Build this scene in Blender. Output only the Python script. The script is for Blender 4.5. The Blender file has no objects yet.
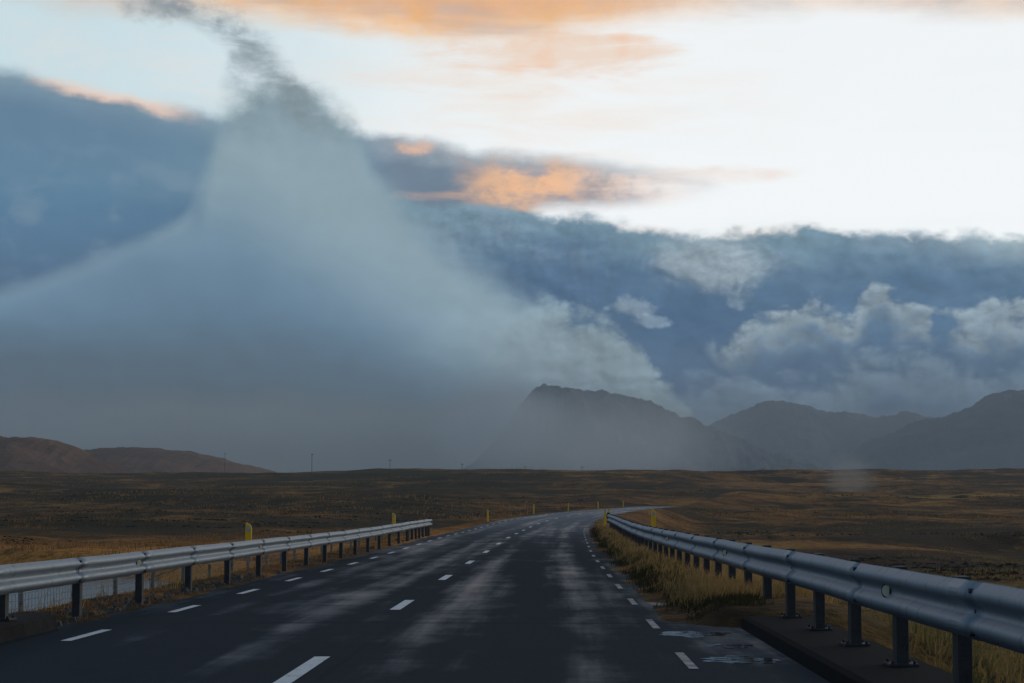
import bpy, math, random
import numpy as np

random.seed(7)
rng = np.random.default_rng(7)
S = bpy.context.scene
COL = S.collection

# ------------------------------------------------------------------ camera
H = 1.40                       # eye height of someone sitting in a car
F = 1991.0                     # focal length in pixels of a 1024 wide frame (70 mm)
PITCH = math.atan(168.5 / F)
YAW = math.atan(18.0 / F)
cam_d = bpy.data.cameras.new("camera")
cam = bpy.data.objects.new("camera", cam_d)
COL.objects.link(cam)
cam.location = (0, 0, H)
cam.rotation_euler = (math.pi / 2 + PITCH, 0, YAW)
cam_d.lens = 70.0
cam_d.sensor_width = 36.0
cam_d.clip_start = 0.1
cam_d.clip_end = 60000
S.camera = cam

S.view_settings.view_transform = 'Standard'
S.view_settings.look = 'None'
S.view_settings.gamma = 1.0
S.view_settings.exposure = 0.0
S.cycles.use_denoising = True
S.cycles.max_bounces = 6
S.cycles.volume_bounces = 4
S.cycles.transparent_max_bounces = 16

SUN_AZ = math.radians(58)      # well to the right, behind the cloud
SUN_EL = math.radians(9)
sun_d = bpy.data.lights.new("sun", 'SUN')
sun_d.energy = 1.0
sun_d.angle = math.radians(20)
sun_d.color = (1.0, 0.86, 0.70)
sun = bpy.data.objects.new("sun", sun_d)
COL.objects.link(sun)
sun.rotation_euler = (math.pi / 2 - SUN_EL, 0, math.pi - SUN_AZ)


HAZE, HAZE_TOP, HAZE_GLOW = 2.0e-4, 345.0, (.076, .104, .126)


def lin(r, g, b):
    def f(c):
        c /= 255.0
        return c / 12.92 if c <= 0.04045 else ((c + 0.055) / 1.055) ** 2.4
    return (f(r), f(g), f(b))


# direction of a viewing angle, in "sky units": 1991 units per radian of azimuth / elevation
def sky(px, py):
    x, z, y = px - 512.0, -(py - 341.5), F
    cp, sp = math.cos(PITCH), math.sin(PITCH)
    y, z = y * cp - z * sp, y * sp + z * cp
    cy, sy = math.cos(YAW), math.sin(YAW)
    x, y = x * cy - y * sy, x * sy + y * cy
    az = math.atan2(x, y)
    el = math.atan2(z, math.hypot(x, y))
    return 530 + F * az, 510 - F * el


# ------------------------------------------------------------------ node expression helper
class G:
    def __init__(self, tree):
        self.t = tree

    def n(self, kind, **kw):
        nd = self.t.nodes.new(kind)
        for k, v in kw.items():
            setattr(nd, k, v)
        return nd

    def put(self, sock, v):
        if isinstance(v, E):
            self.t.links.new(v.s, sock)
        elif isinstance(v, bpy.types.NodeSocket):
            self.t.links.new(v, sock)
        else:
            sock.default_value = v

    def m(self, op, *a, clamp=False):
        nd = self.n('ShaderNodeMath', operation=op, use_clamp=clamp)
        for i, v in enumerate(a):
            self.put(nd.inputs[i], v)
        return E(self, nd.outputs[0])

    def ss(self, a, b, x):                  # smoothstep, also with a > b
        nd = self.n('ShaderNodeMapRange', interpolation_type='SMOOTHSTEP')
        if isinstance(a, (int, float)) and isinstance(b, (int, float)) and a > b:
            self.put(nd.inputs['Value'], x)
            nd.inputs['From Min'].default_value = b
            nd.inputs['From Max'].default_value = a
            nd.inputs['To Min'].default_value = 1
            nd.inputs['To Max'].default_value = 0
        else:
            self.put(nd.inputs['Value'], x)
            self.put(nd.inputs['From Min'], a)
            self.put(nd.inputs['From Max'], b)
        return E(self, nd.outputs[0])

    def vec(self, x, y, z=0.0):
        nd = self.n('ShaderNodeCombineXYZ')
        for i, v in enumerate((x, y, z)):
            self.put(nd.inputs[i], v)
        return nd.outputs[0]

    def noise(self, v, scale=1.0, detail=6, rough=0.55, dist=0.0, dim='3D', lac=2.0):
        nd = self.n('ShaderNodeTexNoise', noise_dimensions=dim)
        self.put(nd.inputs['Vector'], v)
        nd.inputs['Scale'].default_value = scale
        nd.inputs['Detail'].default_value = detail
        nd.inputs['Roughness'].default_value = rough
        nd.inputs['Lacunarity'].default_value = lac
        nd.inputs['Distortion'].default_value = dist
        return E(self, nd.outputs[0])

    def mix(self, f, a, b):                 # colours
        nd = self.n('ShaderNodeMix', data_type='RGBA')
        self.put(nd.inputs[0], f)
        for s, v in ((nd.inputs[6], a), (nd.inputs[7], b)):
            if isinstance(v, tuple):
                s.default_value = (*v[:3], 1)
            else:
                self.put(s, v)
        return E(self, nd.outputs[2])

    def scale(self, c, f):
        nd = self.n('ShaderNodeVectorMath', operation='SCALE')
        if isinstance(c, tuple):
            nd.inputs[0].default_value = c
        else:
            self.put(nd.inputs[0], c)
        self.put(nd.inputs['Scale'], f)
        return E(self, nd.outputs[0])

    def curve(self, x, pts, lo, hi, vlo, vhi):
        nd = self.n('ShaderNodeFloatCurve')
        self.put(nd.inputs['Value'], (x - lo) * (1.0 / (hi - lo)))
        c = nd.mapping.curves[0]
        q = [((p - lo) / (hi - lo), (v - vlo) / (vhi - vlo)) for p, v in pts]
        while len(c.points) < len(q):
            c.points.new(0.5, 0.5)
        for p, (a, b) in zip(c.points, q):
            p.location = (a, b)
            p.handle_type = 'AUTO_CLAMPED'
        nd.mapping.update()
        return E(self, nd.outputs[0]) * (vhi - vlo) + vlo


class E:
    def __init__(self, g, s):
        self.g, self.s = g, s

    def __add__(self, o): return self.g.m('ADD', self, o)
    __radd__ = __add__
    def __sub__(self, o): return self.g.m('SUBTRACT', self, o)
    def __rsub__(self, o): return self.g.m('SUBTRACT', o, self)
    def __mul__(self, o): return self.g.m('MULTIPLY', self, o)
    __rmul__ = __mul__
    def __truediv__(self, o): return self.g.m('DIVIDE', self, o)
    def __rtruediv__(self, o): return self.g.m('DIVIDE', o, self)
    def sat(self): return self.g.m('ADD', self, 0.0, clamp=True)


# ------------------------------------------------------------------ sky: Nishita behind layered clouds, by direction
def build_world():
    w = bpy.data.worlds.new("World")
    S.world = w
    w.use_nodes = True
    t = w.node_tree
    t.nodes.clear()
    g = G(t)
    out = g.n('ShaderNodeOutputWorld')
    tc = g.n('ShaderNodeTexCoord')
    sep = g.n('ShaderNodeSeparateXYZ')
    t.links.new(tc.outputs['Generated'], sep.inputs[0])
    X, Y, Z = (E(g, sep.outputs[i]) for i in range(3))
    U = g.m('ARCTAN2', X, Y) * F + 530
    V = 510 - g.m('ARCSINE', Z) * F

    def C(pts):
        q = [sky(*p) for p in pts]
        return g.curve(U, q, -500, 1500, -300, 700)

    def nz(su, sv, seed, detail=7, rough=0.56, dist=0.0):
        return g.noise(g.vec(U * (1.0 / su), V * (1.0 / sv), seed), 1.0, detail, rough, dist) - 0.5

    big0 = nz(170, 110, 3.1, 4)
    mid0 = nz(60, 42, 7.7, 6, 0.6)
    fine0 = nz(24, 17, 1.3, 5, 0.62)
    streak0 = nz(230, 34, 5.5, 6, 0.58, 0.3)
    wisp0 = nz(120, 22, 11.5, 6, 0.62, 0.6)
    big, mid, fine, streak, wisp = big0 * 2.6, mid0 * 2.6, fine0 * 2.6, streak0 * 2.6, wisp0 * 2.6
    tear = mid * 0.65 + fine * 0.40                     # ragged outline of a torn edge

    # relief of the billows, lit from the upper right
    def rel(su, sv, du, dv, seed, k, rough=0.58):
        return (nz(su, sv, seed, 5, rough) - g.noise(g.vec((U + du) * (1 / su), (V - dv) * (1 / sv), seed), 1.0, 5, rough) + 0.5) * k
    relief = rel(74, 52, 16, 9, 21.0, 2.4)
    relief2 = rel(30, 22, 6, 5, 33.0, 2.2, 0.6)

    # cauliflower billows: rounded bumps with sharp creases
    def billow(du, dv):
        def o(su, sv, seed):
            return g.m('ABSOLUTE', g.noise(g.vec((U + du) * (1 / su), (V + dv) * (1 / sv), seed), 1.0, 2, 0.5, 0.35) - 0.5)
        return (o(78, 58, 61.0) + o(36, 28, 62.0) * 0.55 + o(17, 13, 63.0) * 0.30 + o(8, 6.5, 64.0) * 0.16) * 4.2
    bil = billow(0, 0)                                  # about 0 .. 1.4
    bshade = (bil - billow(5, -5)) * 1.0 + (bil - 0.55) * 0.22

    nish = g.n('ShaderNodeTexSky', sky_type='NISHITA', sun_disc=False)
    nish.sun_elevation = SUN_EL
    nish.sun_rotation = SUN_AZ
    nish.air_density = 1.0
    nish.dust_density = 0.6
    nish.ozone_density = 2.0
    bg_sky = g.n('ShaderNodeBackground')
    bg_sky.inputs['Strength'].default_value = 0.06
    t.links.new(nish.outputs[0], bg_sky.inputs['Color'])

    def bell(cx, cy, rx, ry):                           # 1 at the centre, negative outside
        u, v = sky(cx, cy)
        a = (U - u) * (1.0 / rx)
        b = (V - v) * (1.0 / ry)
        return 1.0 - a * a - b * b

    # ---- thin bright veil of high cloud in the clear part of the sky
    right = g.ss(40, 620, U + big * 60)
    col = g.mix(right, lin(210, 232, 238), (.99, 1.02, 1.03))
    col = g.mix(g.ss(40, 190, V) * g.ss(250, 500, U) * 0.8, col, (1.01, 1.04, 1.05))
    col = g.mix(g.ss(-0.1, 0.9, wisp + bell(600, 90, 380, 90) * 0.35) * 0.42 * g.ss(900, 560, U), col, lin(252, 232, 214))
    col = g.mix(g.ss(0.0, 0.9, mid + bell(110, 60, 160, 50) * 0.4) * 0.35 * g.ss(300, 150, U), col, lin(238, 232, 228))
    col = g.mix(g.ss(0.1, 0.9, streak + 0.1) * 0.20 * g.ss(560, 720, U), col, lin(232, 240, 243))

    # overhead: dim broken cloud (out of the picture, lights the ground)
    over = g.ss(-25, -330, V + big * 70)
    col = g.mix(over, col, g.mix(g.ss(-0.12, 0.15, big0), lin(72, 100, 134), lin(116, 144, 170)))

    # ---- high clouds along the top, lit peach and gold from below
    eH = C([(-300, -30), (0, -10), (60, 4), (150, 12), (250, 18), (330, 28), (400, 38), (450, 44), (520, 40), (600, 28), (680, 16), (760, 9), (860, 7), (960, 14), (1100, 16)])
    dH = eH - V + streak * 13 + tear * 8
    mH = g.ss(-16, 22, dH)
    colH = g.mix(g.ss(2, 36, dH + mid * 10), lin(253, 208, 160), lin(240, 178, 120))
    colH = g.mix(g.ss(-0.1, 0.7, mid * 0.7 + wisp * 0.5) * g.ss(720, 560, U) * g.ss(150, 250, U), colH, lin(255, 188, 100))
    colH = g.mix(g.ss(-0.1, 0.7, streak - mid * 0.6) * 0.7, colH, lin(204, 178, 164))
    colH = g.mix(g.ss(560, 800, U) * 0.7, colH, g.mix(g.ss(-0.3, 0.4, mid), lin(248, 220, 196), lin(205, 208, 212)))
    colH = g.mix(g.ss(260, 90, U) * 0.6, colH, lin(196, 186, 186))
    colH = g.scale(colH, 1.0 + relief * 0.14)
    col = g.mix(mH * g.ss(-330, -60, V) * 0.92, col, colH)
    w2 = g.ss(-0.2, 1.0, bell(565, 54, 150, 26) + wisp * 0.9 + tear * 0.4 - 0.1)
    col = g.mix(w2 * 0.72, col, g.mix(g.ss(-0.2, 0.4, mid), lin(248, 218, 192), lin(252, 200, 158)))
    w3 = g.ss(-0.1, 1.0, bell(500, 84, 110, 18) + wisp * 0.9 + tear * 0.3 - 0.2)
    col = g.mix(w3 * 0.35, col, lin(250, 224, 200))
    w4 = g.ss(0.0, 1.1, bell(700, 176, 120, 14) + wisp * 1.1 + tear * 0.4 - 0.2)
    col = g.mix(w4 * 0.55, col, lin(248, 218, 200))

    # ---- bank A: long stratocumulus, upper left to centre
    eA = C([(-300, 55), (0, 66), (60, 80), (120, 93), (170, 103), (215, 113), (300, 126), (370, 133), (420, 139), (470, 150), (520, 153), (560, 158), (620, 163), (680, 172), (720, 180), (780, 232), (900, 260)])
    dA = V - eA + tear * 9 + streak * 5
    mA = g.ss(-7, 10, dA)
    bA = C([(-300, 600), (440, 600), (490, 300), (530, 214), (580, 209), (640, 206), (700, 196), (740, 186), (900, 180)])
    mA = mA * g.ss(-10, 10, bA - V + streak * 12 + tear * 7)
    mA = mA * (1.0 - g.ss(570, 740, U + streak * 60 + tear * 40) * 0.92)
    cA = g.mix(g.ss(0, 42, dA), lin(124, 148, 163), lin(95, 125, 149))
    cA = g.mix(g.ss(-0.06, 0.14, big0) * 0.4, cA, lin(100, 122, 146))
    cA = g.mix(g.ss(105, 165, V - eA) * g.ss(260, 60, U) * 0.7, cA, lin(86, 124, 150))
    rim = g.ss(20, 2, dA + mid * 8 + streak * 8) * g.ss(215, 150, U) * g.ss(10, 70, U + mid * 40)
    cA = g.mix(rim * 0.95, cA, lin(236, 204, 184))
    cA = g.mix(g.ss(350, 400, U) * 0.8, cA, g.mix(g.ss(26, 4, dA + mid * 8), lin(110, 126, 142), lin(160, 168, 176)))
    glow = g.ss(440, 530, U + mid * 34 + wisp * 20) * g.ss(-2, 22, dA + mid * 12)
    warm = g.mix(g.ss(520, 650, U), lin(250, 194, 146), lin(244, 210, 188))
    cA = g.mix(glow * 0.78, cA, g.mix(g.ss(-0.5, 0.3, mid + streak * 0.8 + fine * 0.3), lin(170, 160, 162), warm))
    cA = g.scale(cA, 1.0 + (relief * 0.16 + relief2 * 0.06) * (0.3 + 0.7 * g.ss(330, 430, U)))
    col = g.mix(mA, col, cA)
    col = g.mix(g.ss(0.0, 1.2, bell(413, 149, 28, 12) + tear * 1.7 - 0.25) * 0.75, col, lin(244, 194, 160))
    col = g.mix(g.ss(0.0, 1.4, bell(425, 195, 64, 8) + wisp * 1.1 + tear * 0.8 - 0.1) * 0.5, col, lin(226, 180, 150))
    col = g.mix(g.ss(0.0, 1.3, bell(522, 190, 56, 20) + tear * 1.2 - 0.1) * 0.5, col, lin(252, 194, 140))

    # ---- bank B: the blue-grey bank over the whole lower sky
    eB = C([(-300, 140), (150, 150), (300, 165), (380, 190), (420, 199), (480, 204), (520, 207), (560, 213), (600, 218), (640, 226), (700, 234), (740, 231), (790, 225), (820, 226), (860, 232), (900, 235), (960, 234), (1024, 237), (1300, 240)])
    dB = V - eB + tear * 7 + (bil - 0.5) * 9
    soft = 5 + g.ss(430, 250, U) * 60
    mB = g.ss(soft * -1.0, soft + 5, dB)
    tone = V - eB + big * 30 + streak * 16 + mid * 20
    cB = g.mix(g.ss(0, 60, tone), lin(112, 140, 156), lin(80, 109, 136))
    cB = g.mix(g.ss(60, 180, tone), cB, lin(70, 94, 120))
    cB = g.mix(g.ss(300, 60, U) * g.ss(300, 180, V) * 0.8, cB, lin(86, 124, 151))
    cB = g.mix(g.ss(395, 470, V), cB, lin(76, 92, 104))
    edgewarm = g.ss(11, -4, dB) * g.ss(560, 610, U) * g.ss(860, 700, U) * g.ss(-0.1, 0.5, streak + mid * 0.5)
    cB = g.mix(edgewarm * 0.8, cB, lin(248, 212, 184))
    cB = g.mix(g.ss(860, 1040, U) * g.ss(36, 2, dB) * 0.5, cB, lin(186, 204, 208))
    cB = g.mix(g.ss(-0.1, 0.6, mid + relief) * 0.30 * g.ss(330, 230, V), cB, lin(132, 150, 163))
    cB = g.scale(cB, 1.0 + (relief * 0.24 + relief2 * 0.10) * (0.2 + 0.8 * g.ss(330, 430, U)) + g.ss(330, 430, U) * bshade * 0.22 * g.ss(340, 220, V))
    col = g.mix(mB, col, cB)

    def puff(c, b, a, rgb, amp=1.2, lo=-0.1, hi=1.2, off=0.0):
        m = g.ss(lo, hi, b + tear * amp * 0.6 + (bil - 0.5) * amp * 0.7 + off) * a
        return g.mix(m, c, g.scale(lin(*rgb), 1.0 + relief * 0.20 + bshade * 0.45))
    col = puff(col, bell(690, 318, 90, 46), 0.55, (62, 88, 118), 0.8)
    col = puff(col, bell(560, 290, 90, 26), 0.5, (70, 96, 126), 0.8)
    col = puff(col, bell(712, 260, 70, 34), 0.8, (142, 157, 166), 0.8, -0.1, 1.1)
    col = puff(col, bell(470, 232, 80, 30), 0.35, (116, 140, 156), 1.2)
    col = puff(col, bell(636, 305, 30, 13), 0.5, (138, 155, 166), 1.9, 0.2, 1.4)
    col = puff(col, bell(650, 322, 24, 8), 0.6, (128, 147, 160), 1.9, 0.2, 1.4)
    col = puff(col, bell(737, 300, 22, 12), 0.6, (130, 150, 163), 1.9, 0.2, 1.4)

    # cumulus tiers in front of the bank: bright ragged tops that melt away downward
    def tier(c, pts, amp, crisp, depth, top, body, a, mask=None):
        e = C(pts)
        d = V - e + tear * amp * 0.8 + (bil - 0.55) * amp * 1.5
        m = g.ss(-2, crisp, d) * g.ss(depth, depth * 0.25, d + mid * depth * 0.25) * a
        if mask is not None: m = m * mask
        cc = g.mix(g.ss(4, depth * 0.8, d), lin(*top), lin(*body))
        return g.mix(m, c, g.scale(cc, 1.0 + relief * 0.22 + bshade * 0.42))
    gate = g.ss(660, 720, U)
    col = tier(col, [(600, 420), (670, 372), (700, 345), (728, 336), (745, 322), (775, 308), (805, 302), (830, 300), (846, 312), (860, 296), (868, 278), (884, 276), (894, 296), (920, 300), (940, 326), (965, 322), (985, 308), (1010, 304), (1040, 312), (1200, 300)],
               17, 20, 70, (140, 156, 163), (98, 121, 140), 0.85, gate * g.ss(-0.5, 0.35, big + mid * 0.5 + g.m('MAXIMUM', bell(790, 325, 90, 60), g.m('MAXIMUM', bell(890, 300, 50, 60), bell(1005, 325, 50, 50))) * 0.8))
    col = tier(col, [(600, 420), (660, 385), (720, 366), (790, 372), (830, 362), (860, 350), (900, 346), (950, 352), (1000, 362), (1040, 352), (1200, 360)],
               20, 34, 100, (112, 133, 148), (88, 108, 124), 0.75, gate)

    # ---- the big cone of cloud standing over the valley
    eC = C([(-400, 380), (-150, 335), (0, 290), (60, 270), (120, 249), (170, 225), (196, 206), (207, 180), (214, 146), (222, 116), (240, 95), (268, 84), (300, 86), (325, 98), (350, 124), (372, 162), (400, 204), (440, 240), (480, 270), (530, 300), (575, 312), (605, 320), (640, 346), (664, 374), (690, 414), (720, 470), (900, 500), (1200, 520)])
    leftside = g.ss(260, 160, U)
    right_ = g.ss(480, 580, U)
    neck = g.ss(182, 204, U) * g.ss(250, 226, U)
    head = g.ss(190, 90, V)
    dC = V - eC + tear * (5 + g.ss(180, 300, U) * 12 + right_ * 8 + head * 14 + neck * 26) + big * 6 + right_ * (bil - 0.55) * 20
    sC = 9 + leftside * 1 + neck * 34 + g.ss(300, 440, U) * 22 - right_ * 22 + head * 8
    mC = g.ss(sC * -1.1, sC + 6, dC)
    mC = mC * (1.0 - head * g.ss(0.5, -0.5, dC * (1 / 60) + mid * 0.7 - 0.1) * 0.25)
    out_r = g.m('MAXIMUM', U - 235, 0.0)
    cC = g.mix(g.ss(75, 165, V), lin(118, 138, 147), lin(136, 159, 169))
    cC = g.mix(g.ss(330, 420, U) * g.ss(420, 300, V) * 0.5, cC, lin(130, 153, 165))
    cC = g.mix(g.ss(-60, 90, V - 200 - out_r * 0.62 + big * 24) * g.ss(-16, 20, dC), cC, lin(102, 130, 152))
    cC = g.mix(g.ss(-20, 120, V - 262 - out_r * 0.34 + big * 26) * g.ss(-8, 42, dC), cC, lin(80, 105, 124))
    cC = g.mix(g.ss(-40, 80, V - 345 - out_r * 0.10 + big * 34 + mid * 8), cC, lin(75, 90, 101))
    lobe = bell(575, 350, 140, 42) + 0.3
    cC = g.mix(g.ss(0.2, 1.3, lobe + big * 0.35 + mid * 0.3) * 0.8, cC, lin(120, 138, 147))
    band = bell(270, 420, 380, 34) + 0.1
    cC = g.mix(g.ss(-0.3, 1.5, band + big * 0.8 + mid * 0.6) * 0.7, cC, lin(94, 107, 114))
    cC = g.mix(g.ss(405, 475, V + big * 34 + mid * 18), cC, lin(70, 82, 89))
    veil = nz(90, 260, 44.0, 6, 0.55) * 2.4               # faint hanging curtains of rain
    cC = g.scale(cC, 1.0 + veil * 0.07 * g.ss(240, 420, V) + relief * (0.08 + 0.24 * g.ss(400, 560, U) + 0.16 * head) + bshade * 0.22 * g.ss(440, 600, U) * g.ss(430, 380, V) + relief2 * 0.22 * head)
    col = g.mix(mC, col, cC)

    # torn tail of the cone drifting up and left
    spine = C([(-400, -120), (60, -40), (110, -14), (150, 0), (195, 14), (232, 34), (258, 56), (284, 84), (320, 130), (360, 200), (600, 400)])
    dist = g.m('ABSOLUTE', V - spine + mid * 9)
    wid = 13 + g.ss(180, 270, U) * 13
    mT = g.ss(1.5, -0.2, dist / wid - tear * 1.0) * g.ss(85, 160, U + mid * 50) * g.ss(345, 290, U)
    mT = mT * g.ss(-0.9, 0.3, wisp + mid * 0.6)
    cT = g.scale(lin(128, 142, 150), 1.0 + relief2 * 0.3)
    col = g.mix(mT * 0.92, col, cT)
    for bx, by, rx, ry, al in ((160, 10, 46, 22, .75), (225, 22, 30, 22, .6), (205, 6, 40, 14, .5), (248, 62, 26, 26, .45)):
        col = g.mix(g.ss(0.1, 1.3, bell(bx, by, rx, ry) + tear * 1.8 - 0.15) * al, col, g.scale(lin(140, 152, 159), 1.0 + relief2 * 0.3))

    # far round to the sides, behind and below the view: plain blue-grey cloud
    behind = g.ss(1300, 2600, g.m('ABSOLUTE', U - 530))
    col = g.mix(behind, col, g.mix(g.ss(-0.12, 0.15, big0), lin(84, 106, 130), lin(126, 146, 164)))
    rightglow = g.ss(1060, 1500, U) * g.ss(3800, 2600, U) * g.ss(330, 230, V + big * 30) * g.ss(-600, -200, V)
    col = g.mix(rightglow * 0.95, col, (1.30, 1.27, 1.20))
    # the sky is seen through the valley's haze, which lowers its contrast towards the horizon: keep the clouds crisp
    el = g.m('MAXIMUM', (510 - V) * (1 / F), 0.03)
    tau = g.m('MINIMUM', HAZE * (HAZE_TOP - H) / el, 0.75)
    Tm = g.m('EXPONENT', tau * -1.0)
    vm = g.n('ShaderNodeVectorMath', operation='SUBTRACT')
    g.put(vm.inputs[0], g.scale(col, 1.0 / Tm))
    g.put(vm.inputs[1], g.scale(HAZE_GLOW, (1.0 - Tm) / Tm))
    vx = g.n('ShaderNodeVectorMath', operation='MAXIMUM')
    t.links.new(vm.outputs[0], vx.inputs[0])
    vx.inputs[1].default_value = (.01, .012, .015)
    col = E(g, vx.outputs[0])
    bg_c = g.n('ShaderNodeBackground')
    t.links.new(col.s, bg_c.inputs['Color'])
    bg_c.inputs['Strength'].default_value = 1.0
    clear = (1.0 - mA) * (1.0 - mB) * (1.0 - mC) * (1.0 - over)
    ms = g.n('ShaderNodeMixShader')
    g.put(ms.inputs[0], clear * 0.15)
    t.links.new(bg_c.outputs[0], ms.inputs[1])
    t.links.new(bg_sky.outputs[0], ms.inputs[2])
    t.links.new(ms.outputs[0], out.inputs[0])


build_world()


# ------------------------------------------------------------------ small toolkit
def tag(o, label=None, cat=None, group=None, kind=None):
    if label: o['label'] = label
    if cat: o['category'] = cat
    if group: o['group'] = group
    if kind: o['kind'] = kind
    return o


def mesh_np(name, verts, faces, mat, parent=None, smooth=False, uv=None):
    """verts (n,3), faces (m,k) of one size"""
    verts = np.asarray(verts, dtype=np.float32)
    faces = np.asarray(faces, dtype=np.int32)
    m = bpy.data.meshes.new(name)
    k = faces.shape[1]
    m.vertices.add(len(verts))
    m.vertices.foreach_set('co', verts.ravel())
    m.loops.add(faces.size)
    m.loops.foreach_set('vertex_index', faces.ravel())
    m.polygons.add(len(faces))
    m.polygons.foreach_set('loop_start', np.arange(0, faces.size, k, dtype=np.int32))
    m.polygons.foreach_set('use_smooth', np.full(len(faces), smooth))
    m.update(calc_edges=True)
    m.validate()
    if uv is not None:
        l = m.uv_layers.new(name='uv')
        l.data.foreach_set('uv', np.asarray(uv, dtype=np.float32)[faces.ravel()].ravel())
    m.materials.append(mat)
    o = bpy.data.objects.new(name, m)
    COL.objects.link(o)
    if parent: o.parent = parent
    return o


class MB:
    def __init__(self):
        self.v, self.f, self.sm = [], [], []

    def box(self, c, s, rot=None, taper=1.0, bev=0.0):
        n = len(self.v)
        hx, hy, hz = s[0] / 2, s[1] / 2, s[2] / 2
        for z in (-1, 1):
            k = taper if z > 0 else 1.0
            for x, y in ((-1, -1), (1, -1), (1, 1), (-1, 1)):
                p = np.array([x * hx * k, y * hy * k, z * hz])
                if rot is not None: p = rot @ p
                self.v.append(tuple(p + np.array(c)))
        for q in ((3, 2, 1, 0), (4, 5, 6, 7), (0, 1, 5, 4), (1, 2, 6, 5), (2, 3, 7, 6), (3, 0, 4, 7)):
            self.f.append(tuple(n + i for i in q)); self.sm.append(False)
        return self

    def tube(self, a, b, r0, r1=None, seg=8, caps=True):
        r1 = r0 if r1 is None else r1
        a, b = np.array(a, float), np.array(b, float)
        d = (b - a) / np.linalg.norm(b - a)
        u = np.cross(d, (0, 0, 1) if abs(d[2]) < .9 else (1, 0, 0)); u /= np.linalg.norm(u)
        w = np.cross(d, u)
        n = len(self.v)
        for p, r in ((a, r0), (b, r1)):
            for i in range(seg):
                t = 2 * math.pi * i / seg
                self.v.append(tuple(p + r * (u * math.cos(t) + w * math.sin(t))))
        for i in range(seg):
            j = (i + 1) % seg
            self.f.append((n + i, n + j, n + seg + j, n + seg + i)); self.sm.append(True)
        if caps:
            self.f.append(tuple(n + i for i in range(seg - 1, -1, -1))); self.sm.append(False)
            self.f.append(tuple(n + seg + i for i in range(seg))); self.sm.append(False)
        return self

    def prism(self, pts, y0, y1):            # outline in (x, z) pushed along y
        n, k = len(self.v), len(pts)
        for y in (y0, y1):
            for x, z in pts: self.v.append((x, y, z))
        for i in range(k):
            j = (i + 1) % k
            self.f.append((n + i, n + j, n + k + j, n + k + i)); self.sm.append(False)
        self.f.append(tuple(n + i for i in range(k - 1, -1, -1))); self.sm.append(False)
        self.f.append(tuple(n + k + i for i in range(k))); self.sm.append(False)
        return self

    def build(self, name, mat, parent=None, bevel=0.0):
        m = bpy.data.meshes.new(name)
        m.from_pydata(self.v, [], self.f)
        m.polygons.foreach_set('use_smooth', self.sm)
        m.materials.append(mat)
        o = bpy.data.objects.new(name, m)
        COL.objects.link(o)
        if parent: o.parent = parent
        if bevel:
            b = o.modifiers.new('bevel', 'BEVEL'); b.width = bevel; b.segments = 2; b.limit_method = 'ANGLE'
        return o


def empty(name, loc=(0, 0, 0), rz=0.0):
    o = bpy.data.objects.new(name, None)
    COL.objects.link(o)
    o.location = loc
    o.rotation_euler.z = rz
    o.empty_display_size = 0.3
    return o


def copy_tree(o, parent=None):
    c = o.copy()
    COL.objects.link(c)
    c.parent = parent
    for ch in list(o.children): copy_tree(ch, c)
    return c


def material(name):
    m = bpy.data.materials.new(name)
    m.use_nodes = True
    t = m.node_tree
    t.nodes.clear()
    g = G(t)
    out = g.n('ShaderNodeOutputMaterial')
    b = g.n('ShaderNodeBsdfPrincipled')
    t.links.new(b.outputs[0], out.inputs['Surface'])
    return m, g, b


def bump(g, b, h, strength, dist):
    n = g.n('ShaderNodeBump')
    n.inputs['Strength'].default_value = strength
    n.inputs['Distance'].default_value = dist
    g.put(n.inputs['Height'], h)
    g.t.links.new(n.outputs[0], b.inputs['Normal'])


def position(g):
    return g.n('ShaderNodeNewGeometry').outputs['Position']


# value noise for terrain shapes
def vnoise(x, y, seed):
    xi, yi = np.floor(x).astype(np.int64), np.floor(y).astype(np.int64)
    fx, fy = x - xi, y - yi
    fx, fy = fx * fx * fx * (fx * (fx * 6 - 15) + 10), fy * fy * fy * (fy * (fy * 6 - 15) + 10)

    def h(a, b):
        n = (a * 374761393 + b * 668265263 + seed * 1274126177) & 0x7fffffff
        n = ((n ^ (n >> 13)) * 1274126177) & 0x7fffffff
        n = n ^ (n >> 16)
        return (n & 0xffff) / 32767.5 - 1.0
    a = h(xi, yi) * (1 - fx) + h(xi + 1, yi) * fx
    b = h(xi, yi + 1) * (1 - fx) + h(xi + 1, yi + 1) * fx
    return a * (1 - fy) + b * fy


def fbm(x, y, seed, oct=4, gain=0.5):
    s, a = 0.0, 1.0
    for i in range(oct):
        s = s + a * vnoise(x + 17.3 * i, y - 9.1 * i, seed + i)
        x, y, a = x * 2.03, y * 2.03, a * gain
    return s


def smooth(a, b, x):
    t = np.clip((x - a) / (b - a), 0, 1)
    return t * t * (3 - 2 * t)


# ------------------------------------------------------------------ road line
_cy = np.array([-400, -100, -20, 17.8, 29.8, 41.8, 53.8, 65.8, 77.8, 89.8, 101.8, 113.8, 125.8, 137.8, 149.8, 161.8, 200, 250, 330, 450, 700, 1000, 1600])
_cx = np.array([-6.0, -3.0, -2.3, -2.0, -1.89, -1.76, -1.62, -1.45, -1.22, -.97, -.70, -.38, 0.0, .55, 1.25, 2.05, 6.2, 14.0, 29.0, 61, 152, 280, 560])
_zy = np.array([-400, 60, 75, 90, 102, 114, 126, 138, 150, 162, 200, 250, 330, 450, 700, 1000, 1600])
_zz = np.array([0, 0, .08, .18, .20, .24, .33, .46, .58, .72, 1.15, 1.62, 2.4, 4.3, 9.6, 6, 0])
_yy = np.arange(-400, 1600, 2.0)


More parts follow.
